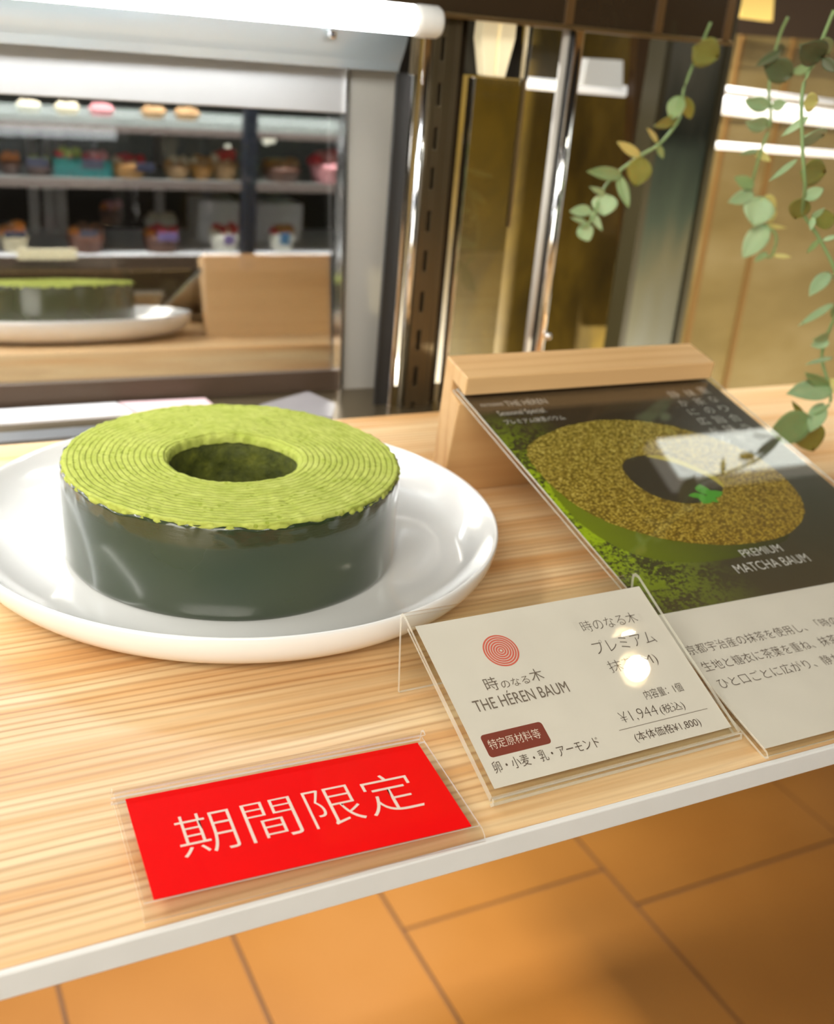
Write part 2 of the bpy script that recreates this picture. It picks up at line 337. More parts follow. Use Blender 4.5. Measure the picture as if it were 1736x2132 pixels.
# cream lamp reflections above that panel, built as glowing tapered pieces
t = empty('twin_reflection', (.258, .30, .25), 'twin cream lamp reflections built as tapered pieces under the beam above the tinted glass panel', 'lamp')
cream = mat('cream_reflection', (.80, .72, .50), .5, emit=(1, .82, .5), es=.35)
def taper(p, Y):
    bm = bmesh.new(); a = [at(x, y, Y) for x, y in p]; vs = [bm.verts.new(q) for q in a] + [bm.verts.new(q+Vector((0, .012, 0))) for q in a]
    n = len(a); bm.faces.new(vs[:n]); bm.faces.new(vs[n:][::-1])
    for i in range(n): bm.faces.new((vs[i], vs[(i+1) % n], vs[n+(i+1) % n], vs[n+i]))
    return bm
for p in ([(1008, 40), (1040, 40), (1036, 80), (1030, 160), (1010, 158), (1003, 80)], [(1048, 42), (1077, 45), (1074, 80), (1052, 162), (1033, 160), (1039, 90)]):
    o = bevel(obj('reflection_panel', taper(p, .25), cream, t), .001); o.matrix_parent_inverse = Matrix.Translation(-t.location)
o = obj('reflection_backing', taper([(950, 40), (1090, 52), (1082, 164), (966, 155)], .265), mat('black_metal', (.02, .018, .015), .3), t); o.matrix_parent_inverse = Matrix.Translation(-t.location)
# chrome pipe
bm = bmesh.new(); tube(bm, [(.3165, .240, -.05), (.3165, .240, .2425)], .0042, 20)
p_ = tag(obj('chrome_pipe', bm, M['chrome'], smooth=True), 'wide vertical chrome pipe standing behind the wooden sign holder', 'pipe')
bm = bmesh.new(); tube(bm, [(.3085, .243, -.05), (.3085, .243, .2425)], .0028, 16); obj('pipe_channel', bm, M['steel'], p_, smooth=True)
bm = boxes((.3108, .3128, .240, .25, -.05, .2425)); tag(obj('rubber_seal', bm, M['black'], p_), 'black seal')
bm = bmesh.new(); blob(bm, (.321, .236, .030), .003, .003, .003); tag(obj('screw_head', bm, M['chrome'], p_, smooth=True), 'shiny round screw')
# beam
t = empty('top_beam', (0, .24, .2425), 'dark brown glossy beam running along the top of the case', 'beam')
kid('beam_body', (-1.2, .446, .235, .275, .2455, .42), M['beam'], t)
kid('beam_lip', (-1.2, .447, .2335, .275, .2425, .2455), M['brass'], t, .0004, 'bronze lower lip')
for bx in (.30, .375, .437): kid('beam_rib', (bx, bx+.006, .2328, .235, .2455, .42), mat('brown_rib', (.10, .055, .02), .3), t)
# led tube
t = empty('light_tube', (.18, .2, .2376), 'glowing white light tube with a white end cap at the top left', 'light tube')
bm = bmesh.new(); tube(bm, [(-1.2, .200, .2386), (.172, .200, .2386)], .0082, 24); o = tag(obj('glowing_tube', bm, M['tube'], t, smooth=True), 'glowing tube'); o.matrix_parent_inverse = Matrix.Translation(-t.location)
bm = bmesh.new(); tube(bm, [(.170, .200, .2384), (.174, .200, .2384), (.186, .200, .2384), (.188, .200, .2384)], [.0086, .0092, .0092, .0080], 24); o = tag(obj('end_cap', bm, M['white_plastic'], t, smooth=True), 'white end cap'); o.matrix_parent_inverse = Matrix.Translation(-t.location)
kid('tube_bracket', (.166, .1685, .195, .236, .236, .2455), M['white_plastic'], t)

t = empty('light_tube', (.48, .17, .305), 'white strip lamp at the right end of the case top, above the vines', 'light tube')
kid('glowing_strip', (.485, 1.1, .148, .192, .300, .304), mat('strip_lamp_glow', (1, 1, 1), .4, emit=(.93, 1, .95), es=3.2), t)
kid('lamp_housing', (.480, 1.11, .143, .197, .304, .318), M['white_plastic'], t, .001)
t = empty('halogen_spot', (.4548, -.1253, .498), 'small warm halogen spot lamp above the price card', 'spot lamp')
bm = bmesh.new(); blob(bm, (0, 0, 0), .0095, .0095, .0095, 20, 12); tag(obj('bulb', bm, mat('halogen_glow', (1, 1, 1), .4, emit=(1, .93, .78), es=170), t, smooth=True), 'glowing bulb')
bm = bmesh.new(); lathe(bm, [(.012, .004), (.022, -.004), (.023, -.004), (.014, .018), (0, .03)], 32); obj('lamp_hood', bm, M['dark_bronze'], t, smooth=True)
t = empty('shadow_crate', (1.1, -.2, -1.0), 'unseen brown crate added in front of the case to shadow the tiles', 'crate')  # out-of-view blocker, added to cast the dark patch on the tiles
cm = mat('crate_wood', (.2, .12, .05), .6)
kid('crate_wall', (.73, 1.6, .015, .035, -1.0, -.6), cm, t); kid('crate_wall', (.73, 1.6, -.4, -.38, -1.0, -.6), cm, t)
kid('crate_wall', (.73, .75, -.38, .015, -1.0, -.6), cm, t); kid('crate_wall', (1.58, 1.6, -.38, .015, -1.0, -.6), cm, t); kid('crate_lid', (.73, 1.6, -.4, .035, -.6, -.585), cm, t)
# grey green column and right-hand background
t = empty('metal_column', (.56, .42, 0), 'grey-green reflecting metal column with dark edges behind the leafy vines', 'column')
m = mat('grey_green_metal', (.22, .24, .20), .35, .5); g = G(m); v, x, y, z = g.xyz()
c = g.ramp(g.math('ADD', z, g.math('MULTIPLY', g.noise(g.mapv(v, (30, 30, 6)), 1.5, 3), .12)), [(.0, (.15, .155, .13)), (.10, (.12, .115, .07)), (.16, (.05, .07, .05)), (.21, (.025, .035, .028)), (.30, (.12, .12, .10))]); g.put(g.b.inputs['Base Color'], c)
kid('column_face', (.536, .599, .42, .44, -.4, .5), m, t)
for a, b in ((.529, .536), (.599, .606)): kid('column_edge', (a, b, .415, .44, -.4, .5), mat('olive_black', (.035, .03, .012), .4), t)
# ceiling light reflections in the glass, built as glowing white bars behind it
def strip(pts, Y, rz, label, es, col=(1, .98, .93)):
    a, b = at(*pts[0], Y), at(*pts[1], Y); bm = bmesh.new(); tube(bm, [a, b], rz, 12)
    return tag(obj('reflection_streak', bm, mat('streak_glow', (1, 1, 1), .5, emit=col, es=es), smooth=True), label, 'reflection streak', 'white reflection streaks behind the vines')
strip([(1400, 206), (1900, 268)], .66, .0105, 'wide blurred white reflection streak crossing behind the vines, near the beam', .45)
strip([(1425, 176), (1736, 214)], .70, .004, 'faint white reflection streak just above the wide one, behind the vines', .25)
strip([(1320, 288), (1900, 330)], .62, .0026, 'thin white reflection streak crossing low behind the vines', .55)
strip([(1430, 300), (1900, 335)], .72, .0030, 'thin pale reflection streak just under the low one behind the vines', .4)
strip([(1090, 172), (1300, 190)], .52, .0055, 'short white reflection streak crossing behind the chrome pipe', .55)
def glow_box(name, p, Y, label, cat, col, es=0.0, e=None):
    return tag(obj(name, taper(p, Y), mat(name+'_paint', col, .5, emit=e or col, es=es)), label, cat)
glow_box('lamp_reflection', [(1225, 122), (1297, 126), (1296, 186), (1212, 178)], .50, 'square white lamp reflection built as a glowing panel behind the chrome pipe', 'lamp', (.7, .7, .66), .35)  # reflection of a lamp, built as a glowing white panel
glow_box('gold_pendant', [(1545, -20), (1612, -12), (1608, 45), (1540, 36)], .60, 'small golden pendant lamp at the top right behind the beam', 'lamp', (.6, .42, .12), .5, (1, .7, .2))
glow_box('dark_soffit', [(1480, -120), (2100, -60), (2100, 110), (1500, 70)], .74, 'dark brown soffit at the top right above the reflection streaks', 'soffit', (.035, .02, .01))
glow_box('brown_board', [(1330, 40), (1400, 50), (1350, 740), (1285, 740)], .50, 'narrow dark brown board standing left of the grey column', 'board', (.10, .05, .012))

# ---------------------------------------------------------------- pastry counter behind the mirrored door
YB = 1.0
def P(x, y, Y=YB): return at(x, y, Y)
pc = empty('pastry_cabinet', P(250, 520), 'dark pastry cabinet with glass shelves and pale posts behind the mirrored door', 'cabinet')
inv = Matrix.Translation(-pc.location)
def pk(name, bm, m, label=None, smooth=False):
    o = obj(name, bm, m, pc, smooth); o.matrix_parent_inverse = inv
    if label: o['label'] = label
    return o
zA, zB, zT = P(250, 368).z, P(250, 522).z, P(250, 246).z
XL = P(-250, 300).x; XR = P(900, 300).x
shg = mat('glass_shelf_tint', (.28, .31, .30), .25); shw = mat('white_tray', (.62, .62, .64), .4)
pk('glass_shelf', boxes((XL, XR, YB-.03, YB+.12, zA-.006, zA)), shg); pk('shelf_rim', boxes((XL, XR, YB-.034, YB-.03, zA-.010, zA+.001)), mat('dull_rim', (.16, .13, .12), .4))
pk('glass_shelf', boxes((XL, XR, YB-.03, YB+.12, zT-.008, zT+.002)), shg); pk('shelf_rim', boxes((XL, XR, YB-.034, YB-.03, zT-.014, zT-.006)), mat('dull_rim_top', (.16, .13, .12), .4))
pk('tray_shelf', boxes((XL, XR, YB-.03, YB+.16, zB-.006, zB)), shw, 'white tray shelf'); pk('shelf_rim', boxes((XL, XR, YB-.036, YB-.03, zB-.020, zB-.001)), mat('brown_rim', (.07, .045, .03), .4))
pk('cabinet_back', boxes((XL, XR, YB+.17, YB+.18, -.6, .6)), mat('dark_back', (.006, .007, .006), .8, spec=.1))
pk('wooden_front', boxes((XL, P(378, 560).x, YB-.05, YB-.02, -.6, P(100, 551).z)), mat('brown_wood_front', (.045, .026, .010), .6, spec=.1), 'brown wooden front')
pw = mat('pale_post', (.60, .57, .57), .4)
for x0, x1, y0, y1 in ((58, 72, 248, 345), (93, 104, 258, 350), (116, 130, 240, 335), (321, 340, 262, 362), (66, 80, 385, 512), (97, 112, 385, 515), (122, 138, 385, 515), (325, 343, 395, 505)):
    a, b = P(x0, y1, YB+.10), P(x1, y0, YB+.10); pk('post', boxes((a.x, b.x, YB+.10, YB+.105, min(a.z, b.z), max(a.z, b.z))), pw)
a, b = P(502, 560, .93), P(535, 150, .93); tag(obj('navy_post', boxes((a.x, b.x, .92, .935, a.z, b.z)), M['navy']), 'dark navy upright post between the pastries, behind the mirrored door', 'post')
def stand(x0, y0, x1, y1, label):
    a, b = P(x0, y1, YB+.05), P(x1, y0, YB+.05)
    tag(bevel(obj('white_box', boxes((a.x, b.x, YB+.05, YB+.11, zB, b.z)), mat('white_card_box', (.80, .82, .88), .5)), .002), label, 'box', 'white boxes behind the pastries')
stand(415, 420, 500, 515, 'white box behind the cream dome pastry, left of the navy post'); stand(536, 425, 632, 515, 'white box just right of the navy post')
def paste(name, c, rough=.5): return mat(name, c, rough)
PM = dict(brown=paste('chocolate_cake', (.13, .05, .028)), gold=paste('baked_pastry', (.50, .24, .06)), cream=paste('whipped_cream', (.80, .70, .52)), teal=paste('teal_box', (.01, .32, .33)),
          red=paste('strawberry', (.62, .03, .05), .3), orange=paste('orange_fruit', (.70, .22, .02), .3), green=paste('green_grape', (.42, .55, .10), .3), pink=paste('pink_cream', (.75, .32, .35)), tan=paste('tan_sponge', (.45, .27, .13)), card=paste('navy_card', (.02, .024, .05)), blue=paste('blue_card', (.04, .13, .25)), violet=paste('violet_card', (.14, .10, .24)), pale=paste('pale_cup', (.70, .62, .42)), ivory=paste('ivory_cup', (.72, .70, .60)))
def pastry(x, y, wpx, hpx, base, tops, label, z, Y=YB, square=False, name='pastry'):
    c = P(x, y, Y); s = (P(x+wpx/2, y, Y)-P(x-wpx/2, y, Y)).length; hh = abs(P(x, y-hpx, Y).z - P(x, y, Y).z)
    t = empty(name, (c.x, Y, z), label, 'pastry', 'pastries on the cabinet shelves')
    bm = bmesh.new(); R = s/2
    if square: box(bm, -R, R, -R*.6, R*.6, 0, hh*.62)
    else: lathe(bm, [(0, 0), (R*.72, 0), (R*.95, hh*.5), (R*.88, hh*.62), (0, hh*.62)], 28)
    bevel(obj('cake_base', bm, PM[base], t, smooth=not square), .001)
    rnd = random.Random(int(x*7+y))
    for i, tp in enumerate(tops):
        bm = bmesh.new(); k = 5
        for j in range(k):
            a = 2*math.pi*(j/k) + i*.7; rr = R*(.5 if i < 2 else .2)
            px_ = rr*math.cos(a)*1.1 + (i-(len(tops)-1)/2)*R*.25
            blob(bm, (px_, rr*math.sin(a)*.6, hh*(.66+.10*i)+rnd.uniform(-.05, .05)*hh), R*rnd.uniform(.24, .34), R*.26, hh*.20, 10, 6)
        obj('topping', bm, PM[tp], t, smooth=True)
    return t
def pcard(x, y, wpx, hpx, m, label, Y=YB-.028):
    a, b = P(x-wpx/2, y+hpx/2, Y), P(x+wpx/2, y-hpx/2, Y)
    bm = boxes((a.x, b.x, Y-.0015, Y, a.z, b.z)); o = obj('name_card', bm, PM[m]); tag(o, label, 'card', 'small dark name cards in front of the pastries'); bevel(o, .0008)
pastry(22, 352, 46, 48, 'brown', ['orange', 'orange'], 'fruit tart with orange topping, first from the left on the upper shelf', zA)
pastry(80, 352, 56, 42, 'brown', ['red', 'green'], 'low tart with red and green topping behind a dark card, second on the upper shelf', zA)
pastry(142, 356, 62, 62, 'teal', ['red', 'green'], 'teal boxed cake with green and red fruit, left of its pair', zA, square=True)
pastry(198, 358, 66, 56, 'teal', ['red', 'pink'], 'teal boxed cake with dark red fruit, behind a dark card', zA, square=True)
pastry(268, 360, 80, 50, 'gold', ['cream', 'red'], 'golden pastry topped with cream and strawberries beside the teal boxes', zA)
pastry(368, 362, 58, 48, 'tan', ['gold', 'cream'], 'tan pastry right of the pale post on the upper shelf', zA)
pastry(420, 364, 50, 52, 'gold', ['cream', 'gold'], 'golden puff pastry beside the strawberry cake, left of the navy post', zA)
pastry(468, 364, 56, 62, 'tan', ['cream', 'red', 'red'], 'pale cake heaped with strawberries just left of the navy post', zA)
pastry(585, 366, 84, 50, 'brown', ['gold', 'tan'], 'brown pastry with golden top just right of the navy post', zA)
pastry(688, 366, 92, 66, 'pink', ['red', 'pink', 'red'], 'pink cake heaped with strawberries beside the steel door frame', zA)
for i, (x, tp, lb) in enumerate(((60, 'ivory', 'ivory cake leftmost on the top shelf under the rail'), (140, 'cream', 'cream topped cake on the top shelf, second from the left'), (212, 'pink', 'pink topped cake in the middle of the top shelf'), (320, 'tan', 'tan cake on the top shelf above the pale post'), (390, 'tan', 'small tan cake on the top shelf, rightmost of the row'))):
    pastry(x, 232, 56, 30, tp, [tp if tp != 'ivory' else 'cream'], lb, zT+.002)
pastry(31, 518, 66, 60, 'pale', ['orange', 'orange', 'orange'], 'orange mound tart in a pale cup, leftmost on the lower shelf', zB)
pastry(180, 518, 86, 60, 'brown', ['orange', 'brown'], 'chocolate cake with an orange fruit top on the lower shelf', zB)
pastry(336, 518, 80, 56, 'brown', ['orange', 'red'], 'chocolate cake with red fruit and a violet card on the lower shelf', zB)
pastry(233, 470, 52, 52, 'brown', ['orange', 'pink'], 'small chocolate cake with pink topping at the back of the lower shelf', zB+.018, YB+.09)
pastry(335, 470, 72, 50, 'ivory', ['cream'], 'white rounded cake at the back of the lower shelf, by the pale post', zB+.012, YB+.06)
pastry(465, 518, 66, 58, 'ivory', ['cream', 'red'], 'cream dome pastry with a red top in front of the white box', zB)
pastry(585, 516, 56, 56, 'ivory', ['red', 'gold'], 'cup pastry with red and gold top, rightmost on the lower shelf', zB)
pcard(78, 339, 46, 18, 'card', 'dark card in front of the low tart, left of the teal boxes'); pcard(194, 342, 44, 19, 'card', 'dark card on the right teal boxed cake')
pcard(302, 349, 38, 17, 'card', 'dark card by the golden strawberry pastry'); pcard(32, 489, 44, 14, 'card', 'dark card on the orange mound tart')
pcard(185, 488, 38, 12, 'card', 'dark card on the chocolate cake with the orange top'); pcard(350, 494, 42, 17, 'violet', 'violet card on the chocolate cake with red fruit')
pcard(478, 500, 22, 20, 'violet', 'small violet card in front of the cream dome pastry'); pcard(594, 498, 22, 24, 'blue', 'blue card in front of the rightmost cup pastry')
pcard(98, 530, 124, 24, 'pale', 'long white label on the front rim of the lower shelf', YB-.037)
for x, y, r_, lb in ((475, 308, 6, 'small bright spotlight left of the navy post'), (556, 290, 9, 'bright lamp dot right of the navy post'), (668, 275, 9, 'dim lamp near the steel door frame, upper right of the pastries'), (569, 402-110, 5, 'faint lamp beside the bright lamp dot')):
    bm = bmesh.new(); blob(bm, P(x, y, YB+.12), r_*.00065, r_*.00065, r_*.0009); tag(obj('spotlight', bm, mat('spot_glow', (1, .95, .8), .5, emit=(1, .93, .75), es=3), smooth=True), lb, 'lamp', 'tiny lamps in the pastry cabinet')

# ---------------------------------------------------------------- plate and cake
pl = bmesh.new()
prof = [(0, .0058), (.04, .0058), (.075, .0060), (.088, .0066), (.099, .0080), (.1075, .0108), (.1142, .0152), (.1186, .0200), (.1204, .0219), (.1215, .0222), (.1223, .0214), (.1218, .0165), (.1195, .0112), (.1148, .0066), (.1075, .0030), (.0985, .0010), (.0900, .0002), (.082, .0), (.078, 0), (.077, .0012), (.04, .0015), (0, .0015)]
lathe(pl, prof, 160)
plate = obj('dinner_plate', pl, M['porcelain'], smooth=True); plate.location = (.0041, .0058, 0)
m_ = plate.modifiers.new('sub', 'SUBSURF'); m_.levels = 1; m_.render_levels = 1
tag(plate, 'large round white plate with a low raised rim holding the green ring cake', 'plate')
ZB, ZT, RC, RH = .0062, .0497, .0750, .0293
cake = empty('ring_cake', (0, 0, ZB), 'green ring cake with lime layered top and dark glossy sides on the white plate', 'cake')
H = ZT-ZB
def nz(p, s): return noise.noise(Vector(p)*s)
bm = bmesh.new(); N = 360; rings = []
prof = [(RH-.0005, H-.0045), (RH-.0002, H-.0022), (RH+.0008, H-.0008)] + [(RH+.002 + (RC-RH-.0032)*i/44, H) for i in range(45)] + [(RC-.0006, H-.0005), (RC-.0002, H-.0016), (RC-.0009, H-.0030)]
for k, (r, z) in enumerate(prof):
    ring = []
    for i in range(N):
        a = 2*math.pi*i/N; p = (r*math.cos(a), r*math.sin(a), z)
        e = 1 if (k > len(prof)-5 or k < 3) else .25
        rr = r + .0011*e*nz((p[0], p[1], 1), 260) + .0004*nz((p[0], p[1], 5), 60)
        zz = z + .0005*nz((p[0], p[1], 3), 300) + .0007*nz((p[0], p[1], 9), 40) - (.0009*abs(nz((p[0], p[1], 7), 190)) if k > len(prof)-4 else 0)
        ring.append(bm.verts.new((rr*math.cos(a), rr*math.sin(a), zz)))
    rings.append(ring)
for a, b in zip(rings, rings[1:]):
    for i in range(N): bm.faces.new((a[i], a[(i+1) % N], b[(i+1) % N], b[i]))
tag(obj('sponge_top', bm, M['sponge'], cake, smooth=True), 'lime green layered sponge top')
bm = bmesh.new(); rings = []
for k in range(14):
    z = (H-.003)*(1-k/13); ring = []
    for i in range(120):
        a = 2*math.pi*i/120; r = RH + .0010*nz((math.cos(a)*RH, math.sin(a)*RH, z), 170) - .0006*(k > 1) + .0012*(k == 0)
        ring.append(bm.verts.new((r*math.cos(a), r*math.sin(a), z)))
    rings.append(ring)
for a, b in zip(rings, rings[1:]):
    for i in range(120): bm.faces.new((a[i], b[i], b[(i+1) % 120], a[(i+1) % 120]))
tag(obj('inner_wall', bm, M['crumb'], cake, smooth=True), 'dark moist green inner wall of the hole')
bm = bmesh.new(); rings = []; N = 480
K = 30
for k in range(K+1):
    f = k/K; z = H-.0014 - (H-.0014)*f; ring = []
    for i in range(N):
        a = 2*math.pi*i/N; q = (math.cos(a)*RC, math.sin(a)*RC, z)
        top = max(0, 1-f*5)
        r = RC + .0001 - .0012*(f > .96)*(f-.96)/.04 + .0004*nz(q, 30)
        r += top*(.0012*max(0, nz(q, 190)) - .0004)
        if k == 0: z_ = z - .0022*max(0, nz((q[0], q[1], 2), 120)+.1) + .0004
        else: z_ = z - (.0022*max(0, nz((q[0], q[1], 2), 120)+.1))*top*.7
        ring.append(bm.verts.new((r*math.cos(a), r*math.sin(a), z_)))
    rings.append(ring)
inner = [bm.verts.new((v.co.x*.986, v.co.y*.986, v.co.z-.0004)) for v in rings[0]]; rings.insert(0, inner)
for a, b in zip(rings, rings[1:]):
    for i in range(N): bm.faces.new((a[i], a[(i+1) % N], b[(i+1) % N], b[i]))
tag(obj('side_glaze', bm, M['glaze'], cake, smooth=True), 'dark green glossy glazed side')

# ---------------------------------------------------------------- lettering
def letters(body, m, parent, u, v, wd, ht, n=.00015, thin=-.006, name='lettering', cond=None):
    c = bpy.data.curves.new('t', 'FONT'); c.body = body; c.offset = thin; c.resolution_u = 6
    o = bpy.data.objects.new('t', c); COL.objects.link(o); dg = bpy.context.evaluated_depsgraph_get()
    me = bpy.data.meshes.new_from_object(o.evaluated_get(dg)); bpy.data.objects.remove(o)
    xs = [q.co.x for q in me.vertices]; ys = [q.co.y for q in me.vertices]; x0, x1, y0, y1 = min(xs), max(xs), min(ys), max(ys)
    sx = wd/(x1-x0) if wd else None; sy = ht/(y1-y0) if ht else sx
    if sx is None: sx = sy
    for q in me.vertices: q.co = Vector((u + (q.co.x-x0)*sx, v + (q.co.y-y0)*sy, n))*1.0
    me.materials.clear(); me.materials.append(m)
    me.name = name; o = bpy.data.objects.new(name, me); COL.objects.link(o); o.parent = parent; o.matrix_parent_inverse = Matrix.Identity(4)
    return o
def mm(*a): return [k/1000 for k in a]
def rounded(x0, x1, y0, y1, r, n=6):
    P_ = []
    for cx, cy, a0 in ((x1-r, y0+r, -90), (x1-r, y1-r, 0), (x0+r, y1-r, 90), (x0+r, y0+r, 180)):
        for i in range(n+1): a = math.radians(a0+90*i/n); P_.append((cx+r*math.cos(a), cy+r*math.sin(a)))
    return P_

# price card and its folded acrylic stand
UX = Vector((.9999, .0138, 0)); VY = Vector((-.0127, .9168, .3991)); O = Vector((.0231, -.2033, 0.0))
NN = UX.cross(VY)
card = empty('price_card', O, 'ivory price card with coral ring logo, standing right of the red sign', 'price card')
frame_obj(card, O + NN*.0002 + Vector((0,0,.0030)), UX, VY)
obj('card_sheet', boxes((.0032, .1060, .0030, .0718, -.0002, 0)), M['paper'], card)
L = lambda b, m, u0, v0, u1, v1, thin=-.004, nm='lettering': letters(b, M[m], card, u0/1000, v0/1000, (u1-u0)/1000, (v1-v0)/1000, thin=thin, name=nm)
L('『時のなる木』', 'ink_mid', 66.7, 55.0, 98.0, 60.4, -.014)
L('プレミアム', 'ink_mid', 69.0, 44.6, 98.0, 50.6, -.014)
L('抹茶(M)', 'ink_mid', 70.5, 34.6, 93.0, 40.8, -.014)
L('内容量：1個', 'ink_mid', 78.2, 21.6, 96, 25.6)
L('¥1,944', 'ink_mid', 63.0, 14.0, 79.6, 19.2, -.02)
L('(税込)', 'ink_mid', 80.8, 13.8, 92.0, 18.2)
L('(本体価格¥1,800)', 'ink', 64.2, 5.8, 94.2, 10.2)
L('時', 'ink_gray', 18.2, 38.8, 23.4, 44.6); L('のなる', 'ink_gray', 24.4, 38.8, 36.2, 42.2); L('木', 'ink_gray', 37.2, 38.8, 42.6, 44.2)
L('THE HÉREN BAUM', 'ink_gray', 10.2, 31.8, 49.6, 37.8, 0)
L('卵・小麦・乳・アーモンド', 'ink', 6.2, 8.0, 49.6, 12.5, -.004)
bm = bmesh.new()
for i in range(7):
    r1 = .0071-.0010*i; r0 = max(.0, r1-.00066); n = 64
    if i == 6: r1, r0 = .0011, .00055
    a = [bm.verts.new((.0314+r1*math.cos(2*math.pi*k/n), .0546+r1*math.sin(2*math.pi*k/n), .00006)) for k in range(n)]
    b = [bm.verts.new((.0314+r0*math.cos(2*math.pi*k/n), .0546+r0*math.sin(2*math.pi*k/n), .00006)) for k in range(n)]
    for k in range(n): bm.faces.new((a[k], a[(k+1) % n], b[(k+1) % n], b[k]))
tag(obj('ring_logo', bm, M['coral'], card), 'coral logo of concentric rings')
bm = bmesh.new(); slab(bm, rounded(.0070, .0320, .0140, .0230, .0014), .00001, .00005); lb_ = tag(obj('label_box', bm, M['maroon'], card), 'maroon rounded box')
letters('特定原材料等', M['ink_cream'], lb_, *mm(8.6, 16.8, 20.8, 3.9), n=.0001, thin=-.004)
bm = bmesh.new()
for i in range(82): box(bm, .0600+i*.0005, .0600+i*.0005+.0003, .01225, .01260, .00001, .00005)
obj('dotted_rule', bm, M['ink_gray'], card)

st = empty('acrylic_card_stand', O+Vector((0,0,.0030)), 'clear folded acrylic stand holding the ivory price card', 'card stand'); frame_obj(st, O+Vector((0,0,.0030)), UX, VY)
W_ = .1069
def sheet(bm, prof, x0, x1, th):                     # a bent sheet: centre line in (v, n), broad faces clear, cut faces slot 1
    n = len(prof); A = []; B = []
    for i, p in enumerate(prof):
        p = Vector(p); t_ = (Vector(prof[min(i+1, n-1)])-Vector(prof[max(i-1, 0)])).normalized(); q = Vector((-t_.y, t_.x))*th/2; A.append(p+q); B.append(p-q)
    ring = A + B[::-1]; m_ = len(ring)
    a = [bm.verts.new((x0, *p)) for p in ring]; b = [bm.verts.new((x1, *p)) for p in ring]
    for i in range(m_):
        f = bm.faces.new((a[i], a[(i+1) % m_], b[(i+1) % m_], b[i])); f.material_index = 1 if i in (n-1, m_-1) else 0
    for i in range(n-1):
        for s in (a, b): f = bm.faces.new((s[i], s[i+1], s[m_-2-i], s[m_-1-i])); f.material_index = 1
AC = [M['acrylic'], M['acrylic_edge']]
tilt = math.atan2(.3991, .9168); dn = (math.cos(tilt), -math.sin(tilt))
def loc(v, n): return (v, n)
S = .0762
bend = [(S-.001, .0020), (S+.0008, .0013), (S+.0014, -.0002), (S+.0006, -.0022)]
# downwards in world = (-sin tilt, -cos tilt) in (v, n)
dv, dnn = -math.sin(tilt), -math.cos(tilt); bk = .10
Hh = S*.3991
foot = (S+.0006+dv*(Hh-.003)-.0035, -.0022+dnn*(Hh-.003))
bm = bmesh.new(); sheet(bm, [(-.0002, .0012), (.02, .0012), (.05, .0013)] + bend + [foot], 0, W_, .0014)
obj('front_sheet', bm, AC, st)
bm = bmesh.new(); sheet(bm, [(.0, -.0012), (.05, -.0012), (S-.004, -.0012)], .0006, W_-.0006, .0012); obj('back_sheet', bm, AC, st)
bm = bmesh.new(); sheet(bm, [(-.0014, -.0016), (-.0022, .0002), (-.0010, .0018)], 0, W_, .0012); obj('bottom_lip', bm, AC, st)

# red sign
RU = Vector((.9992, -.0396, 0)); RV = Vector((.0395, .9975, .0591)); RO = Vector((-.0889, -.2104, .0046))
rc = empty('red_sign', RO, 'red sign card with large white characters lying at the front left of the shelf', 'sign'); frame_obj(rc, RO, RU, RV)
obj('card_sheet', boxes((0, .0989, 0, .0424, -.0004, 0)), M['red'], rc)
tag(letters('期間限定', M['ink_cream'], rc, .0114, .0124, .0774, .0178, thin=-.012), 'large white characters')
sl = empty('clear_sleeve', RO, 'clear plastic sleeve wrapped around the red sign card', 'sleeve'); frame_obj(sl, RO, RU, RV)
FM = [M['film'], clear_mat('film_edge', (.95, .95, .95), edge=((.85, .82, .78), .55))]
bm = bmesh.new(); sheet(bm, [(-.0016, .0009), (.02, .0008), (.0448, .0010)], -.0030, .1010, .0004); obj('cover_film', bm, FM, sl)
bm = bmesh.new(); sheet(bm, [(-.0042, -.0036), (-.0032, -.0020), (-.0012, -.0010), (.02, -.0010), (.0436, -.0014), (.0466, -.0040), (.0474, -.0055)], -.0036, .1022, .0007); obj('base_film', bm, FM, sl)
bm = bmesh.new(); sheet(bm, [(.0436, .0016), (.0452, .0022), (.0466, .0012), (.0472, -.0030)], -.0036, .1022, .0008); obj('folded_top', bm, FM, sl)

# poster in its acrylic sheet
PU = Vector((1, 0, 0)); T_ = Vector((0, .2570, .0602)).normalized(); PO = Vector((.1324, -.2137, .0016))
po = empty('advertising_poster', PO, 'poster with matcha ring cake photo above white text area, leaning in the wooden holder', 'poster'); frame_obj(po, PO, PU, T_)
obj('poster_paper', boxes((.0018, .1650, .0018, .2560, -.0003, 0)), M['paper'], po)
m = mat('brown_photo_print', (.05, .035, .02), .35); g = G(m); v, x, y, z = g.xyz()
# green powder cloud printed along the left of the picture
dx = g.math('SUBTRACT', x, .004); dist = g.math('SUBTRACT', dx, g.math('MULTIPLY', g.math('SUBTRACT', .16, y, clamp=True), .30))
gl = g.math('SUBTRACT', 1, g.math('MULTIPLY', dist, 26), clamp=True)
vert = g.math('MULTIPLY', g.math('SUBTRACT', 1, g.math('MULTIPLY', g.math('ABSOLUTE', g.math('SUBTRACT', y, .150)), 11.5), clamp=True), 1.3, clamp=True)
nzv = g.noise(v, 420, 4, .7); big = g.noise(v, 60, 3)
pw_ = g.math('MULTIPLY', g.math('MULTIPLY', gl, vert), g.math('MULTIPLY', g.math('SUBTRACT', g.math('ADD', nzv, g.math('MULTIPLY', big, .6)), .74, clamp=True), 9.0, clamp=True), clamp=True)
base = g.ramp(g.math('MULTIPLY', y, 4), [(.30, (.085, .062, .028)), (.55, (.050, .042, .014)), (.95, (.045, .030, .018))])
c = g.mix(g.math('MULTIPLY', g.math('MULTIPLY', gl, vert), .15), base, (.10, .16, .008)); c = g.mix(pw_, c, (.40, .54, .012))
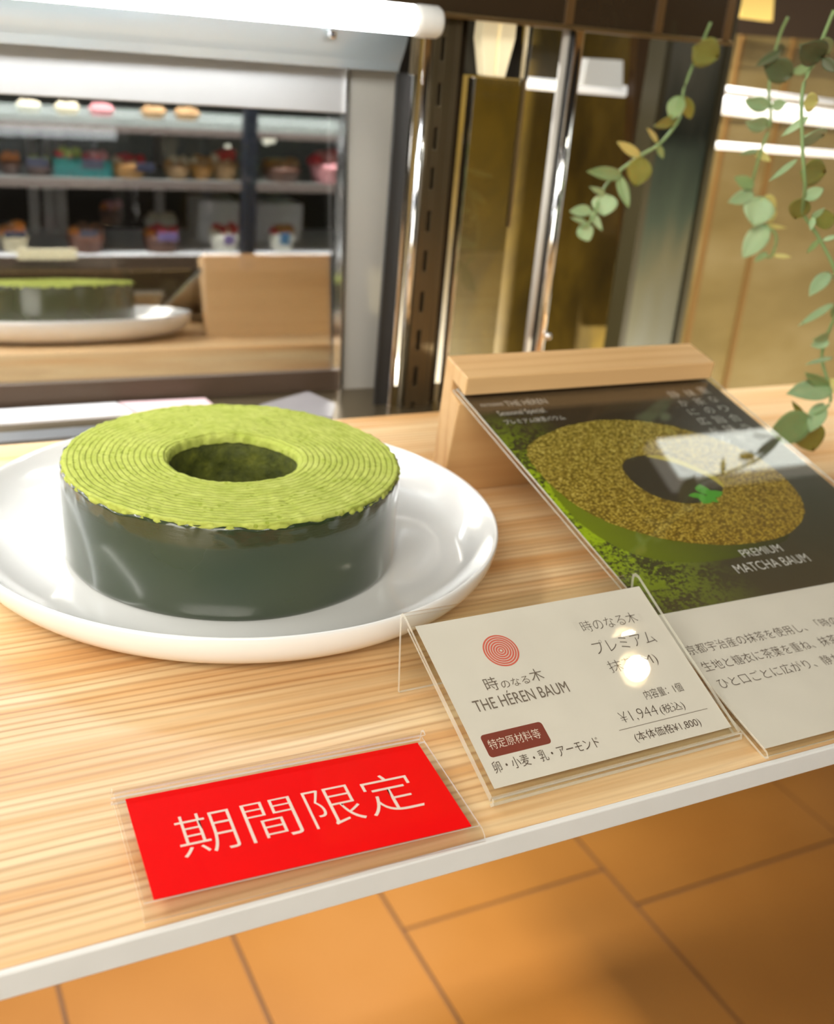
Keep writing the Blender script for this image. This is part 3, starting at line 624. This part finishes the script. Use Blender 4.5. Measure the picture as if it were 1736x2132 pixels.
g.put(g.b.inputs['Base Color'], c)
bm = boxes((.0018, .1650, .0758, .2530, .00001, .00004)); tag(obj('picture_ground', bm, m, po), 'dark brown photo ground with green powder')
def smooth_poly(P0, it=2):
    for _ in range(it):
        Q = []
        for i in range(len(P0)):
            a, b = P0[i], P0[(i+1) % len(P0)]; Q += [(a[0]*.75+b[0]*.25, a[1]*.75+b[1]*.25), (a[0]*.25+b[0]*.75, a[1]*.25+b[1]*.75)]
        P0 = Q
    return P0
outer = [(8.6,196),(15,205),(34.3,213.8),(54.9,219.5),(79.4,219),(99.4,213.4),(117.2,202),(130.5,189.5),(140.4,173.9),(142.5,149.2),(134.3,127.1),(114.7,113.2),(93.7,108.4),(66.5,110.5),(44.4,118.1),(30.4,127.1),(16.4,141.3),(9.4,157.7),(7.1,173.5),(7.2,186)]
hole = [(53.0,176.4),(58.9,182.5),(66.9,185.0),(76.4,185.2),(88.7,180.5),(95.0,172.1),(101.4,162.5),(99.9,151.3),(90.7,144.6),(79,142.5),(68.8,143.0),(57.0,150.6),(51.9,162.2)]
sidep = [(10.1,178),(5.8,166.5),(4.6,153.8),(5.6,140),(9.3,127.0),(17.0,115.1),(28.8,107.0),(45,102.3),(66,101.0),(90,104),(112,110),(100,125),(60,130),(30,150)]
m = mat('printed_green_side'); g = G(m); v, x, y, z = g.xyz(); c = g.mix(g.math('MULTIPLY', x, 11, clamp=True), (.20, .25, .005), (.055, .052, .010)); g.put(g.b.inputs['Base Color'], c)
bm = bmesh.new(); slab(bm, [(a/1000, b/1000) for a, b in smooth_poly(sidep)], .00004, .00006); obj('printed_cake_side', bm, m, po)
m = mat('printed_crumbs'); g = G(m); v, x, y, z = g.xyz(); vo = g.n('TexVoronoi'); vo.inputs['Scale'].default_value = 800; g.put(vo.inputs['Vector'], g.mapv(v, (.8, 1.15, 1), rot=(0, 0, .6)))
cc = g.ramp(g.math('ADD', g.math('MULTIPLY', vo.outputs['Distance'], .7), g.math('MULTIPLY', g.noise(v, 300, 4, .7), .55)), [(.25, (.80, .68, .26)), (.5, (.46, .35, .05)), (.75, (.17, .12, .010))])
cc = g.mix(g.math('MULTIPLY', g.math('SUBTRACT', .20, g.math('ADD', y, g.math('MULTIPLY', x, -.25)), clamp=True), 6, clamp=True), cc, (.5, .33, .02), 'SOFT_LIGHT'); g.put(g.b.inputs['Base Color'], cc)
bm = bmesh.new(); oo = smooth_poly(outer, 3); rnd = random.Random(3)
slab(bm, [(a/1000+rnd.uniform(-.0003, .0003), b/1000+rnd.uniform(-.0003, .0003)) for a, b in oo], .00006, .00009); obj('printed_cake_top', bm, m, po)
hp = smooth_poly(hole, 3)
bm = bmesh.new(); slab(bm, [(a/1000, b/1000) for a, b in hp], .00009, .00011); tag(obj('printed_hole', bm, mat('printed_hole_ink', (.055, .040, .020), .5), po), 'dark hole of the printed cake')
rimp = [(72, 184.6), (80, 184.4), (89.5, 180), (95.6, 171.8), (101.8, 162.4), (101.5, 154), (99.3, 151.3), (98.2, 160), (92.5, 168.5), (86.5, 176), (79, 180.6)]
bm = bmesh.new(); slab(bm, [(a/1000, b/1000) for a, b in smooth_poly(rimp)], .00011, .00013); tag(obj('printed_inner_rim', bm, mat('yellow_print', (.50, .40, .01), .5), po), 'bright yellow inner rim')
bm = bmesh.new()
for cx, cy, tx, ty, wd in ((84.5, 147.5, 75, 149, 4.5), (85, 148, 88, 156.5, 8), (85, 147, 96.5, 148.5, 6), (85, 147, 79, 141.5, 7), (85, 147, 88, 141, 5)):
    d_ = Vector((tx-cx, ty-cy)); l_ = d_.length; d_.normalize(); q = Vector((-d_.y, d_.x)); pts = []
    for s_ in (1, -1):
        R_ = range(0, 9) if s_ == 1 else range(8, -1, -1)
        for i in R_:
            f = i/8; p = Vector((cx, cy))+d_*l_*f + q*s_*wd/2*math.sin(math.pi*min(f, .999)**.9)*.99
            if (s_ == -1 and i in (8, 0)): continue
            pts.append((p.x/1000, p.y/1000))
    slab(bm, pts, .00013+len(bm.verts)*1e-7, .00016+len(bm.verts)*1e-7)
tag(obj('printed_leaf', bm, mat('leaf_print', (.10, .40, .035), .5), po), 'bright green sprig')
Q = lambda b, m, u0, v0, u1, v1, thin=-.012: letters(b, M[m], po, u0/1000, v0/1000, (u1-u0)/1000, (v1-v0)/1000, n=.0002, thin=thin)
Q('PATISSERIE', 'ink_white', 7.0, 240.6, 20.3, 243.2, -.01); Q('THE HÉREN', 'ink_white', 21.6, 239.4, 47, 245.6, -.01)
Q('Seasonal Special.', 'ink_white', 12.6, 229.8, 41.5, 235.4, -.008); Q('プレミアム抹茶バウム', 'ink_white', 11.8, 222.6, 48.3, 227, -.008)
Q('PREMIUM', 'ink_white', 72, 100.6, 96, 105.8, -.008); Q('MATCHA BAUM', 'ink_white', 61.2, 91.2, 105, 97, -.008)
def column(body, u, v0, pitch, size):
    for i, ch in enumerate(body):
        if ch == '、': letters(ch, M['ink_white'], po, (u+size*.1)/1000, (v0-pitch*i+size*.25)/1000, size*.25/1000, size*.25/1000, n=.0002); continue
        k = .82 if ch in 'かにがるりうのな' else 1
        letters(ch, M['ink_white'], po, (u-size*k/2)/1000, (v0-pitch*i-size*k/2)/1000, size*k/1000, size*k/1000, n=.0002, thin=-.014)
column('静かに広がる', 130.6, 238.6, 9.5, 7.2); column('抹茶の旨味が、', 142.4, 238.8, 9.5, 7.2); column('重なり合う', 153.4, 240.6, 10.0, 7.2)
Q('京都宇治産の抹茶を使用し、「時のなる木」の', 'ink', 4.0, 51.2, 112, 56.6); Q('生地と糖衣に茶葉を重ね、抹茶の旨味が合わさり', 'ink', 4.8, 41.5, 118, 46.9); Q('ひと口ごとに広がり、静かに香る', 'ink', 5.4, 31.9, 86, 37.2)
ps = empty('acrylic_poster_sheet', PO, 'clear acrylic sheet case holding the cake poster, its top slotted in the wooden holder', 'poster frame'); frame_obj(ps, PO, PU, T_)
bm = bmesh.new(); sheet(bm, [(-.0010, -.0014), (-.0022, .0002), (-.0008, .0014), (.1, .0014), (.2575, .0014)], 0, .1668, .0010); obj('front_sheet', bm, AC, ps)
bm = bmesh.new(); sheet(bm, [(-.0008, -.0014), (.1, -.0014), (.2610, -.0014)], 0, .1668, .0010); obj('back_sheet', bm, AC, ps)

# wooden holder
bm = bmesh.new()
prism(bm, [(.0565, 0), (.0505, .0760), (.0262, .0708), (.0276, .0608), (.0415, .0652), (.0425, .0585), (.0322, .0545), (.0418, 0)], .1322, .2965)
wh = bevel(obj('wooden_sign_holder', bm, M['beech']), .0007, 2)
tag(wh, 'light beech wood sign holder block gripping the top of the cake poster', 'sign holder')

# ---------------------------------------------------------------- vines
def leaf(base, tip, w_, face, m, parent, curl=.15):
    base, tip = Vector(base), Vector(tip); ax = tip-base; l_ = ax.length; ax.normalize(); side = ax.cross(face).normalized(); nn = side.cross(ax).normalized()
    bm = bmesh.new(); NU, NV = 10, 6; gr = []
    for i in range(NU+1):
        f = i/NU; wd = w_/2*(math.sin(math.pi*f**.82)**.75 if 0 < f < 1 else .03); row = []
        for j in range(NV+1):
            s = (j/NV-.5)*2; row.append(bm.verts.new(base + ax*l_*f + side*wd*s + nn*(curl*w_*(s*s*.6) - curl*l_*f*f*.5)))
        gr.append(row)
    for i in range(NU):
        for j in range(NV): bm.faces.new((gr[i][j], gr[i+1][j], gr[i+1][j+1], gr[i][j+1]))
    o = obj('leaf', bm, m, parent, smooth=True); o.matrix_parent_inverse = Matrix.Translation(-parent.location)
    s_ = o.modifiers.new('thick', 'SOLIDIFY'); s_.thickness = .0004; return o
def leafmat(n, a, b):
    m = mat(n, a, .5); g = G(m); v, x, y, z = g.xyz(); g.put(g.b.inputs['Base Color'], g.mix(g.noise(v, 70, 3), a, b)); g.b.inputs['Subsurface Weight'].default_value = .15; g.b.inputs['Subsurface Scale'].default_value = .003; return m
LM = {'p': leafmat('pale_eucalyptus', (.22, .38, .19), (.38, .50, .27)), 'g': leafmat('mid_eucalyptus', (.16, .27, .10), (.24, .34, .13)), 'o': leafmat('olive_eucalyptus', (.13, .15, .02), (.25, .26, .05)), 'y': leafmat('yellow_eucalyptus', (.55, .48, .16), (.42, .42, .13)), 'd': leafmat('dark_eucalyptus', (.05, .075, .03), (.10, .13, .05))}
def Z4(x, y): return 1180+x/2.806, y/2.806
def vine(Y, stem, leaves, label, rs=.0010):
    pts = [at(*Z4(*p), Y) for p in stem]; t = empty('hanging_vine', pts[0], label, 'vine', 'hanging eucalyptus vines')
    for i, p in enumerate(pts): p.y += .006*math.sin(i*1.3)
    sm = []
    for i in range(len(pts)-1):
        p0, p1, p2, p3 = pts[max(i-1, 0)], pts[i], pts[i+1], pts[min(i+2, len(pts)-1)]
        for k in range(5):
            f = k/5; sm.append(.5*((2*p1) + (p2-p0)*f + (2*p0-5*p1+4*p2-p3)*f*f + (3*p1-p0-3*p2+p3)*f**3))
    sm.append(pts[-1]); bm = bmesh.new(); tube(bm, sm, rs, 8); o = obj('stem', bm, LM['g'], t, smooth=True); o.matrix_parent_inverse = Matrix.Translation(-t.location)
    rnd = random.Random(len(stem)); pxm = (at(1101, 400, Y)-at(1100, 400, Y)).length/2.806*1.05
    for bx, by, tx, ty, wd, mk in leaves:
        b = at(*Z4(bx, by), Y); tp = at(*Z4(tx, ty), Y + rnd.uniform(-.012, .012)); b.y += rnd.uniform(-.003, .003)
        leaf(b, tp, wd*pxm, (CAM-b).normalized()+Vector((rnd.uniform(-.3, .3), rnd.uniform(-.2, .2), rnd.uniform(-.3, .3))), LM[mk], t)
vine(.215, [(840, 130), (790, 330), (700, 520), (640, 680), (520, 830), (430, 915), (315, 1025), (210, 1130), (145, 1230), (95, 1310), (90, 1325)],
     [(430,915,300,830,50,'y'),(432,912,400,1088,125,'o'),(315,1025,130,1000,66,'g'),(315,1025,362,1212,58,'g'),(210,1130,138,1095,30,'p'),(212,1130,214,1262,128,'p'),(145,1230,20,1235,58,'p'),(145,1230,208,1348,40,'p'),(110,1300,28,1272,24,'p'),(100,1310,128,1410,84,'p'),(520,830,478,752,34,'y'),(520,840,562,930,34,'g'),(640,690,520,740,60,'o'),(650,560,610,700,90,'g'),(690,560,720,700,70,'o'),(720,270,890,340,150,'o')],
     'short eucalyptus vine sprig ending above the wooden holder, leftmost of the hanging vines')
vine(.14, [(1290, 100), (1270, 240), (1200, 500), (1165, 700), (1100, 880), (1085, 1100), (1125, 1200), (1130, 1300), (1190, 1360), (1175, 1480), (1180, 1505)],
     [(1090,1130,948,1180,74,'p'),(1080,1090,980,1035,66,'g'),(1110,880,1018,895,30,'g'),(1110,880,1188,940,46,'y'),(1125,1150,1088,1318,170,'p'),(1120,1150,1225,1215,80,'y'),(1190,1200,1190,1300,70,'y'),(1110,1315,1290,1330,30,'y'),(1160,1310,1028,1505,120,'p'),(1180,1480,1100,1525,40,'g'),(1190,1490,1312,1500,26,'y'),(1165,620,1040,590,80,'p'),(1165,730,1055,720,90,'p'),(1175,620,1285,600,60,'p'),(1250,300,1105,385,50,'d'),(1300,440,1150,370,130,'d'),(1270,250,1250,330,40,'d'),(1330,430,1450,380,50,'g')],
     'middle eucalyptus vine with round pale leaves hanging right of the grey column')
vine(.02, [(1560, 60), (1500, 330), (1400, 540), (1345, 880), (1350, 1080), (1390, 1200), (1430, 1270), (1490, 1400), (1540, 1600), (1550, 1780), (1545, 1950), (1530, 2100), (1525, 2220), (1500, 2330), (1440, 2400), (1390, 2450)],
     [(1345,930,1190,1052,32,'p'),(1345,1000,1520,1010,150,'o'),(1365,1160,1502,1100,72,'p'),(1375,1145,1330,1285,115,'o'),(1430,1270,1502,1222,36,'p'),(1430,1265,1424,1345,34,'p'),(1450,1300,1575,1270,120,'o'),(1490,1400,1400,1482,32,'g'),(1490,1405,1590,1375,28,'p'),(1545,1600,1422,1715,86,'p'),(1545,1600,1650,1640,60,'p'),(1545,1770,1365,1895,44,'p'),(1550,1780,1600,1880,80,'g'),(1540,2000,1425,2020,66,'p'),(1535,2085,1408,2118,32,'p'),(1535,1960,1450,1990,50,'g'),(1400,680,1255,795,40,'p'),(1360,790,1510,800,140,'p'),(1390,600,1470,590,100,'y'),(1500,330,1370,270,150,'d'),(1490,340,1570,420,60,'d'),(1480,210,1530,330,80,'g'),
      (1530,2270,1300,2290,140,'p'),(1525,2260,1400,2190,80,'g'),(1400,2440,1180,2560,190,'g'),(1390,2450,1440,2640,190,'o'),(1500,2360,1420,2520,110,'p'),(1400,2450,1320,2350,40,'o'),(1530,2220,1600,2300,80,'y')],
     'long eucalyptus vine down the right edge reaching beside the poster')
